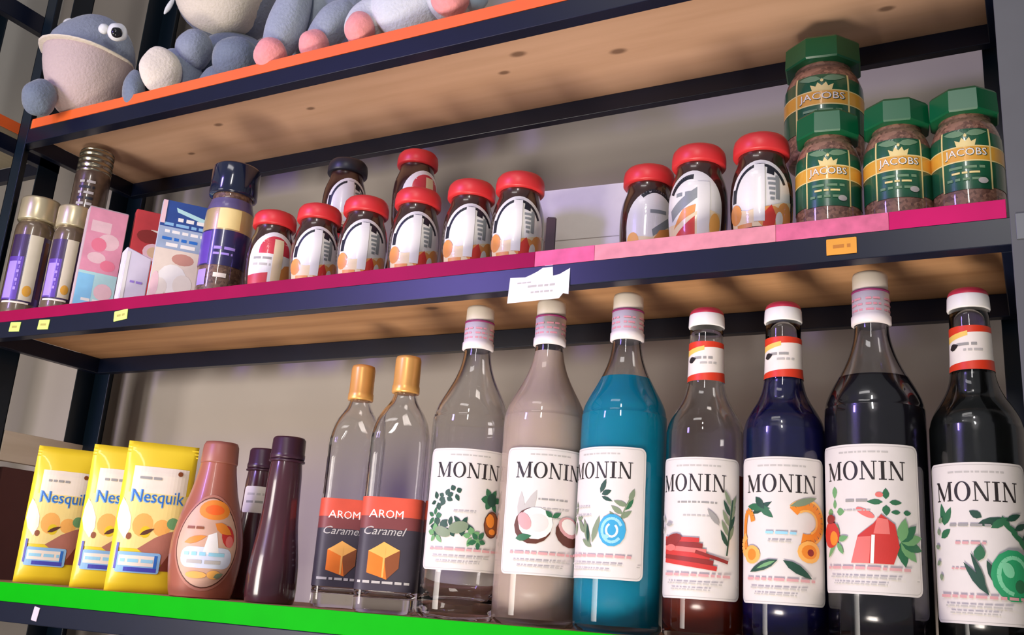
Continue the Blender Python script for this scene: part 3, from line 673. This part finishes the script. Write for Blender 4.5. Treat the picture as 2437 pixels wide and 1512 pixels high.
# ------------------------------------------------------------ green-lidded coffee jars
M_gran = granules('coffee_granules', 'a87a62', '6a4638'); M_glid = mat('green_plastic', '045a36', .32, var=.06, scale=30)
M_lgreen = mat('deep_green_label', '1d5a3c', .28, var=.1, coat=.6); M_lgold = mat('gold_band', 'e2a63a', .4, var=.06, coat=.5); M_lpale = mat('pale_gold', 'ecd690', .45); M_lgr2 = mat('soft_green', '6c8f6c', .5)
P_GJ = smoothprof([(0, .002), (.023, .0), (.0272, .002), (.0288, .008), (.0292, .030), (.0292, .055), (.0290, .074), (.0278, .085), (.0245, .095), (.0215, .100), (.0215, .106)], 3)
def gart(s=1):
    a = Art(); hw = .056
    a.add([rect(-hw, hw, .024, .080)], M_lgreen)
    a.add([rect(-.020, .020, .022, .084)], M_lgreen)
    a.add([rect(-hw, hw, .0500, .0660)], M_lgold); a.add([rect(-hw, hw, .0500, .0512), rect(-hw, hw, .0648, .0660)], M_lpale)
    a.add([rect(-.0205, -.0190, .022, .084), rect(.0190, .0205, .022, .084)], M_lpale)
    a.add([[(-.007, .0655), (.007, .0655), (.0085, .0725), (.0045, .0700), (.003, .0745), (.0, .0705), (-.003, .0745), (-.0045, .0700), (-.0085, .0725)]], M_lpale); a.add([ell(0, .0768, .0012, .0020)], M_lpale)
    a.add([leafp(.0, .078, .018, .007, .15), leafp(.0, .078, .018, .007, PI-.15)], M_lgr2)
    a.text('JACOBS', 0, .0580, .034, .0105, M_dgrn); a.text('JACOBS', -.0003, .0583, .033, .0095, M_white)
    a.scrib(-.014, .014, .0440, .0026, M_lgr2); a.scrib(-.012, .012, .0385, .0020, M_lpale); a.scrib(-.016, .016, .0320, .0026, M_lgr2)
    a.add([ell(.012, .030, .004, .003)], M_lgrey)
    return a
GJ = []
def green_jar(x, y, z, dev, lab, s=(1, .91), group='green-lidded coffee jars'):
    t = root('coffee_jar', lab, 'jar', (x, y, z), facing(x, y, dev), group)
    t.scale = (s[0], s[0], s[1])
    if not GJ:
        GJ.append(lathe('glass_body', P_GJ, M_gran, t, 48))
        bm = bmesh.new(); lathe_bm(bm, [(.0215, .1035), (.0288, .1040), (.0300, .1055), (.0292, .1265), (.0272, .1295), (.010, .1302), (0, .1302)], 8, rot=PI/8)
        GJ.append(from_bm('lid', bm, M_glid, t, smooth=False))
        GJ.append(gart().build('label', wrap(P_GJ, .0292, .0003), t))
    else:
        for q in GJ:
            o = q.copy(); COL.objects.link(o); o.parent = t
green_jar(.3630, .046, zp, 0, 'green-lidded coffee jar beside the red-capped jar, in front of the tall one')
green_jar(.4240, .046, zp, 2, 'green-lidded coffee jar in the middle of the front three')
green_jar(.4805, .046, zp, 0, 'green-lidded coffee jar beside the right post')
green_jar(.342, .1490, zp, 0, 'lower green-lidded jar at the back, hidden, carrying the big jar', group=None)
green_jar(.342, .1490, zp+.1187, -2, 'big green-lidded coffee jar raised at the back under the top shelf', (1.38, 1.05))

# ------------------------------------------------------------ gold-lidded jars and the dark-capped jar
M_glid2 = mat('champagne_lid', 'd6c9a4', .28, .55, var=.05, scale=40); M_gwrap = mat('bronze_glass', '6a5a48', .25, .1, var=.2, scale=90, coat=1); M_pur = mat('purple_label', '5a3aa0', .35, var=.1, coat=.5); M_purl = mat('lilac_label', 'a58ade', .4); M_purd = mat('aubergine_label', '3c2a4e', .35, coat=.5)
def tall_jar(x, y, z, r, h, dev, lab, kind='gold', group='gold-lidded coffee jars'):
    t = root('coffee_jar', lab, 'jar', (x, y, z), facing(x, y, dev), group)
    lh = h*.20
    pf = smoothprof([(0, .002), (r*.86, 0), (r*.97, .003), (r, .010), (r, h*.3), (r, h*.6), (r*.985, h-lh-.012), (r*.90, h-lh-.004), (r*.82, h-lh), (r*.82, h-lh+.006)], 3)
    lathe('glass_body', pf, M_gwrap if kind != 'tin' else mat('smoked_glass', '5c4c40', .25, .2, var=.3, scale=120, coat=1), t, 48)
    if kind == 'tin':
        pr = [(r*.80, h-lh*1.8)]
        for k in range(5):
            z0 = h-lh*1.7+k*lh*.32; pr += [(r*.96, z0), (r*.99, z0+lh*.12), (r*.99, z0+lh*.2), (r*.90, z0+lh*.28)]
        pr += [(r*.96, h-.004), (r*.90, h-.001), (0, h)]
        lathe('ribbed_lid', pr, mat('pewter_lid', 'a39a86', .22, .9, var=.1), t, 48)
    else:
        lathe('lid', [(r*.80, h-lh), (r*.98, h-lh+.0004), (r*1.0, h-lh+.002), (r*1.0, h-.004), (r*.96, h-.001), (r*.5, h), (0, h)], M_glid2, t, 48)
    a = Art(); hw = r*1.25; z0 = h*.10; z1 = h*.66
    if kind == 'gold':
        a.add([rect(-hw, hw, z0, z1)], M_purd); a.add([rect(-hw, -hw*.30, z0+.004, z1*.72)], M_pur); a.add([rect(-hw*.95, -hw*.55, z0+.006, z1*.66)], M_purl)
        a.add([rect(-hw*.22, hw*.30, z0+.004, z1)], mat('champagne_highlight', 'd9cfb6', .35, coat=.5)); a.add([rect(hw*.42, hw*.60, z0+.01, z1*.95)], M_dbrown)  # champagne stripe is the label's cream highlight, put into the print
        a.add([rect(-hw*.50+.0024*(k % 2), -hw*.40, z0+h*(.10+.035*k), z0+h*(.125+.035*k)) for k in range(8)], M_purl); a.add([ell(hw*.04, z0+h*.10, r*.22, r*.30)], M_lgold)
        a.add([rect(-hw*.9, hw*.2, z0-.001, z0+.0015)], M_pkw); a.add([rect(hw*.7, hw, z0, z1)], M_purd)
    else:
        for k in range(6): a.scrib(-hw*.5, hw*.2, h*(.30+.06*k), .004, M_lgrey if k % 2 else M_jk)
    a.build('label', wrap(pf, r, .0003), t)
    return t
tall_jar(-.7665, .036, zp, .0275, .183, 6, 'gold-lidded coffee jar with purple label at the far left end, taller of the front two')
tall_jar(-.684, .036, zp, .0235, .160, 8, 'gold-lidded coffee jar with purple label, second from the left post')
tall_jar(-.7235, .081, zp, .0245, .130, 0, 'lower jar behind the two gold-lidded jars, hidden, carrying a ribbed jar', group=None)
tall_jar(-.7235, .081, zp+.1304, .0255, .146, -4, 'dark glass jar with ribbed metallic lid, raised behind the two gold-lidded jars', 'tin', None)
t = root('coffee_jar', 'coffee jar with a tall glossy navy cap, gold band and dark purple label', 'jar', (-.386, .042, zp), facing(-.386, .042)); t.scale.z = .94
r = .0300
pf = smoothprof([(0, .002), (.0255, 0), (.0285, .003), (.0295, .012), (r, .05), (r, .105), (.0288, .125), (.0262, .136), (.0250, .142), (.0250, .150)], 3)
lathe('glass_body', pf, granules('brown_granules', '7a5a44', '4a3024'), t, 48)
lathe('cap', [(.0255, .1465), (.0300, .1470), (.0306, .1485), (.0306, .1880), (.0292, .1905), (.015, .1915), (0, .1916)], mat('navy_gloss_plastic', '161d33', .14, var=.06, coat=.7), t, 48)
a = Art(); a.add([rect(-.046, .046, .040, .092)], mat('indigo_label', '2b2652', .3, var=.08, coat=.6)); a.add([rect(-.046, -.020, .042, .088)], M_pur); a.add([rect(-.046, .046, .090, .122)], mat('gold_collar', 'b8a070', .35, .3, coat=.4)); a.add([rect(-.014, .014, .092, .121)], M_lpale)
a.add([rect(-.046, .046, .122, .138)], mat('violet_neck', '5a4f78', .35, coat=.5)); a.scrib(-.014, .014, .064, .004, M_purl); a.scrib(-.014, .010, .056, .003, M_purl); a.scrib(-.010, .012, .026, .006, M_pkw); a.add([rect(-.034, -.020, .012, .034)], M_purl)
a.build('label', wrap(pf, r, .0003), t)

# ------------------------------------------------------------ cartons and sachets on the pink shelf
def carton(name, lab, x, y, z, hw, th, h, dev, m, artf=None, cat='carton', slope=0, group=None):
    t = root(name, lab, cat, (x, y, z), facing(x, y, dev), group)
    bm = bmesh.new(); box_bm(bm, -hw, hw, -th/2, th/2, 0, h, 0)
    for v in bm.verts:
        if v.co.z > h*.5: v.co.z -= slope*(v.co.x+hw)
    bmesh.ops.bevel(bm, geom=list(bm.edges), offset=.0010, segments=2, affect='EDGES')
    bb = from_bm('box_body', bm, m, t, smooth=False)
    if artf:
        a = Art(); artf(a); a.build('box_print', lambda u, v, o: (u, -th/2-.0003-o, v), bb, .02, .03)
    return t
M_pk = mat('rose_print', 'e79ab0', .5, var=.12, scale=60); M_pkl = mat('pale_rose', 'efc8cc', .5, var=.1); M_sk = mat('sky_print', '8ccdf0', .5, var=.1); M_aq = mat('aqua_print', 'b8e4e2', .5)
def art_pink(a):
    a.add([rect(-.025, .025, .054, .146)], M_pk); a.add([rect(-.020, .006, .112, .128), ell(.006, .100, .014, .012), ell(-.006, .075, .012, .008)], M_pkl)
    a.add([ell(-.006, .094, .010, .010), ell(.010, .066, .010, .008)], mat('hot_rose', 'f08098', .5)); a.add([rect(-.025, .025, .001, .054)], M_aq); a.add([rect(-.025, -.004, .001, .050)], M_sk); a.add([ell(.010, .028, .012, .012)], M_pkl); a.scrib(-.016, .016, .014, .004, M_white)
carton('drink_mix_carton', 'slim pink and sky-blue carton right of the gold-lidded jars', -.617, .038, zp, .0258, .022, .148, 8, mat('grey_rose_card', 'c9b4b8', .5, var=.05), art_pink)
carton('small_carton', 'small plain white carton with a slanted top, in front of the red packet', -.533, .030, zp, .0165, .030, .076, 10, mat('lilac_white_card', 'e4dcec', .5, var=.05, scale=60), lambda a: (a.add([rect(-.015, -.011, .004, .070)], M_white), a.scrib(-.006, .012, .03, .003, M_purl)), slope=.30)
def art_redp(a):
    a.add([rect(-.002, .020, .128, .133), rect(.004, .024, .122, .127)], M_pkw); a.add([ell(.006, .100, .015, .013)], M_pkl); a.add([ell(.006, .100, .009, .008)], mat('gold_cream', 'e4c49a', .5)); a.add([ell(-.004, .122, .016, .010)], M_dred); a.add([[(-.006, .002), (.016, .002), (.014, .080), (-.012, .088)]], M_jr); a.add([rect(.016, .024, .004, .072)], mat('magenta_print', 'c84a8a', .5)); a.scrib(-.02, .02, .084, .004, M_dred)
carton('drink_mix_carton', 'red packet standing between the pink carton and the blue-topped sachet', -.585, .090, zp, .0255, .020, .160, 6, mat('red_card', 'c43c40', .5, var=.1), art_redp)
def art_bluep(a):
    hw = .0295
    a.add([rect(-hw, hw, .100, .1365)], mat('royal_blue', '2b4a8e', .45, var=.12)); a.add([[(-.010, .122), (.029, .112), (.029, .118), (-.012, .128)]], M_aq); a.scrib(-.008, .028, .112, .005, M_white); a.scrib(-.024, .026, .104, .004, M_sky)
    a.add([rect(-hw, hw, .070, .100)], mat('steel_blue_print', '9fb0c8', .5, var=.15)); a.scrib(-.022, .026, .094, .004, M_white); a.scrib(-.024, .022, .084, .004, M_bl); a.scrib(-.018, .020, .076, .005, M_white)
    a.add([rect(-hw, hw, .001, .070)], mat('biscuit_print', 'e8d8c6', .5, var=.08)); a.add([ell(.006, .058, .014, .008)], mat('caramel_print', 'c89080', .5)); a.add([ell(-.004, .030, .018, .020)], M_white); a.add([ell(.010, .024, .012, .014), ell(-.018, .018, .010, .012)], mat('oat_print', 'ece2d4', .5)); a.add([ell(-.024, .020, .005, .018)], M_pkl)
    a.add([rect(-hw, -.024, .104, .136)], M_pkl)
carton('dessert_sachet', 'sachet with blue top and pale beige bottom, left of the navy-capped jar', -.462, .036, zp, .0298, .014, .1365, 4, mat('pale_card', 'c8ccd6', .45, var=.05), art_bluep, 'sachet')
carton('white_carton', 'large plain white carton lying in the gap between the two rows of red-capped jars', .082, .145, zp, .078, .060, .120, -20, mat('white_card', 'faf6f0', .6, var=.03, scale=80), lambda a: (a.add([rect(-.076, .076, .056, .0568)], M_lgrey), a.scrib(-.05, .05, .03, .003, mat('faint_print', 'd4d2cc', .6))))
carton('narrow_carton', 'narrow dark plum carton just right of the left row of jars', .0845, .032, zp, .0052, .022, .046, 0, mat('plum_card', '3a2030', .5, var=.1))

# ------------------------------------------------------------ price tags
def sticker(name, lab, x, z, wd, h, m, ang=0, cat='price tag', group=None):
    a = Art(); a.add([rrect(-wd/2, wd/2, -h/2, h/2, .0012)], m); a.scrib(-wd*.28, wd*.30, 0, h*.22, mat('faded_tag_ink', 'a8a050', .6) if m.name.startswith('lime') else (mat('faded_orange_ink', 'c07a28', .6) if m.name.startswith('orange') else m))
    bm = bmesh.new(); box_bm(bm, -wd/2, wd/2, -.0006, 0, -h/2, h/2, .0002)
    t = root(name, lab, cat, (x, -.0018, z), 0, group); t.rotation_euler = (0, ang, 0)
    tcd = from_bm('tag_card', bm, m, t, smooth=False)
    a.build('tag_print', lambda u, v, o: (u, -.0008-o, v), tcd, .02, .02)
M_lime = mat('lime_tag', 'c6e070', .5, var=.1); 
G_T = 'small lime price tags'
sticker('price_tag', 'lime-green price tag nearest the left end of the pink shelf beam', -.7105, .3350, .022, .0135, M_lime, .05, group=G_T)
sticker('price_tag', 'lime-green price tag in the middle of the three on the beam', -.6510, .3342, .022, .0135, M_lime, .05, group=G_T)
sticker('price_tag', 'lime-green price tag rightmost of the three, apart from the other two', -.5035, .3365, .024, .0135, M_lime, -.1, group=G_T)
sticker('price_tag', 'orange price tag on the pink shelf beam below the green-lidded jars', .3812, .3335, .025, .0145, mat('orange_tag', 'e8a030', .5, var=.08))
sticker('price_tag', 'pale tag on the beam below the green edge, lower left corner', -.5560, -.0330, .010, .016, mat('pale_tag', 'd4c4cc', .5), .15)
t = root('paper_label', 'torn white paper note hanging on the beam above the bottles', 'paper', (.092, -.0020, .325)); t.rotation_euler = (math.radians(-4), 0, 0)
pts = [(-.0335, -.0180), (.0235, -.0170), (.0275, -.0120), (.0335, -.0135), (.0330, .0140), (.0220, .0085), (.0150, .0075), (.0135, .0205), (.0075, .0220), (.0035, .0175), (-.0030, .0135), (-.0090, .0110), (-.0160, .0085), (-.0330, .0095)]
bm = bmesh.new(); f = [bm.verts.new((u, -.0008, v)) for u, v in pts]; b_ = [bm.verts.new((u, -.0002, v)) for u, v in pts]
bm.faces.new(f); bm.faces.new(list(reversed(b_)))
for i in range(len(pts)): bm.faces.new((f[i], b_[i], b_[(i+1) % len(pts)], f[(i+1) % len(pts)]))
psh = from_bm('paper_sheet', bm, mat('white_paper', 'ece8ee', .7, var=.02), t, smooth=False)
a = Art(); a.scrib(-.012, .018, -.0020, .0022, M_lgrey); a.scrib(-.008, .016, -.0085, .0018, M_lgrey); a.scrib(-.024, -.008, .0025, .0012, M_lgrey)
a.build('paper_print', lambda u, v, o: (u, -.0009-o, v), psh, .02, .02)

# ------------------------------------------------------------ plush toys on the top shelf
M_fg = mat('grey_plush', '8f98a8', .9, var=.12, scale=260, bump=.6, sheen=.4); M_fc = mat('cream_plush', 'eadfcc', .9, var=.06, scale=260, bump=.5, sheen=.4); M_fb = mat('beige_pink_plush', 'cdb8b2', .9, var=.06, scale=260, bump=.5, sheen=.3)
M_fd = mat('dusky_grey_plush', '74808f', .9, var=.12, scale=260, bump=.6, sheen=.4); M_fw = mat('white_plush', 'd2d6da', .9, var=.06, scale=260, bump=.6, sheen=.5); M_fp = mat('pink_plush', 'f09a98', .9, var=.10, scale=200, bump=.5, sheen=.4); M_fl = mat('light_grey_plush', '9aa3b0', .9, var=.10, scale=260, bump=.6, sheen=.4)
M_eyew = mat('eye_white', 'eef0ee', .3); M_eyeb = mat('eye_black', '16181c', .12)
def blob(name, parent, c, a, b, d, m, los, tilt=0, zlo=None, zhi=None, flat_top=False, sub=None):
    """soft stuffed shape: width a, height b, depth d, turned to the aisle by los degrees"""
    bm = bmesh.new(); bmesh.ops.create_uvsphere(bm, u_segments=28, v_segments=18, radius=1)
    for v in bm.verts:
        x, y, z = v.co
        if zlo is not None and z < zlo: z = zlo+(z-zlo)*.05
        if zhi is not None and z > zhi: z = zhi+(z-zhi)*.06
        k = 1+.025*math.sin(3*x+5*z+c[0]*40)+.02*math.sin(6*y+4*x+c[2]*60)
        x, y, z = x*a*k, y*d*k, z*b*k
        x, z = x*math.cos(tilt)-z*math.sin(tilt), x*math.sin(tilt)+z*math.cos(tilt)
        v.co = (x, y, z)
    t = math.radians(los); o = from_bm(name, bm, m, sub or parent)
    pl = parent.location; o.location = (c[0]-pl[0], c[1]-pl[1], c[2]-pl[2]) if not sub else (c[0]-sub.location[0]-pl[0], c[1]-sub.location[1]-pl[1], c[2]-sub.location[2]-pl[2])
    o.rotation_euler.z = t if not sub else 0
    return o
zt = Z3+.0004
t = root('plush_hippo', 'grey plush hippo with a wide beige open muzzle and bulging eyes, at the left post', 'plush toy', (-.700, .045, zt))
def hip(name, c, a, b, d, m, los, k=.94, **kw):
    p = CAM+(Vector(c)-CAM)*k; return blob(name, t, tuple(p), a*k, b*k, d*k, m, los, **kw)
hip('head', (-.782, .078, .808), .067, .076, .052, M_fg, 55, zlo=-.05)
hip('lower_jaw', (-.780, .074, .803), .0690, .105, .056, M_fb, 55, zhi=.03)
hip('lip', (-.782, .071, .806), .0735, .0065, .062, M_fc, 55, tilt=-.05)
hip('body', (-.775, .105, .735), .052, .034, .040, M_fd, 55)
hip('eye', (-.833, .062, .874), .010, .012, .009, M_eyew, 57, k=.925)
e = hip('eye', (-.690, .048, .820), .0150, .0150, .010, M_eyew, 54, k=.935)
hip('pupil', (-.686, .044, .816), .0085, .0085, .006, M_eyeb, 54, k=.930)
hip('nostril', (-.712, .040, .826), .0085, .0085, .006, M_eyew, 54)
hip('paw', (-.843, .045, .735), .026, .031, .022, M_fd, 57, k=.905)
hip('paw', (-.648, .066, .712), .017, .040, .024, M_fd, 53, tilt=.15)
t = root('plush_hippo', 'big grey plush hippo sitting with a cream muzzle, grey paws and a cream foot sole', 'plush toy', (-.520, .120, zt))
blob('head', t, (-.553, .125, .905), .080, .085, .06, M_fg, 49)
blob('muzzle', t, (-.541, .100, .891), .070, .077, .05, M_fc, 49)
blob('ear_tag', t, (-.618, .075, .865), .004, .016, .003, M_eyew, 49, tilt=-.3)
blob('body', t, (-.527, .140, .748), .075, .083, .045, M_fd, 48)
blob('paw', t, (-.529, .060, .760), .0265, .031, .028, M_fg, 50)
blob('paw', t, (-.429, .050, .716), .033, .033, .030, M_fd, 47)
f_ = blob('foot', t, (-.547, .052, .716), .036, .042, .022, M_fg, 51, tilt=.15)
blob('sole', t, (-.541, .020, .706), .0285, .037, .012, M_fc, 51, tilt=.18)
blob('leg', t, (-.478, .085, .700), .040, .034, .03, M_fd, 48)
t = root('plush_elephant', 'light grey plush toy with pink paw tips hanging over the orange edge', 'plush toy', (-.300, .075, zt))
blob('body', t, (-.305, .105, .820), .072, .150, .055, M_fl, 42)
blob('leg', t, (-.322, .028, .738), .0255, .072, .026, M_fl, 44, tilt=-.18)
blob('leg', t, (-.258, .040, .722), .0235, .046, .024, M_fl, 42, tilt=-.45)
blob('paw_tip', t, (-.3245, .008, .679), .0215, .0225, .020, M_fp, 45)
blob('paw_tip', t, (-.2625, .018, .685), .0195, .0200, .018, M_fp, 42)
t = root('plush_bunny', 'white plush toy with pink paws, rightmost on the orange shelf', 'plush toy', (-.140, .070, zt))
blob('body', t, (-.140, .085, .755), .075, .088, .05, M_fw, 37)
blob('leg', t, (-.184, .026, .706), .026, .040, .024, M_fw, 39, tilt=-.5)
blob('belly', t, (-.132, .040, .725), .050, .052, .032, M_fw, 36)
blob('paw_tip', t, (-.183, .008, .684), .0185, .0215, .019, M_fp, 40)
blob('leg', t, (-.070, .034, .716), .030, .034, .026, M_fw, 34)
blob('paw_tip', t, (-.058, .014, .697), .0225, .022, .018, M_fp, 34)
blob('ribbon', t, (-.044, .042, .712), .018, .016, .012, mat('pale_blue_plush', 'b4cbdc', .9, var=.08, scale=200, sheen=.4), 33)
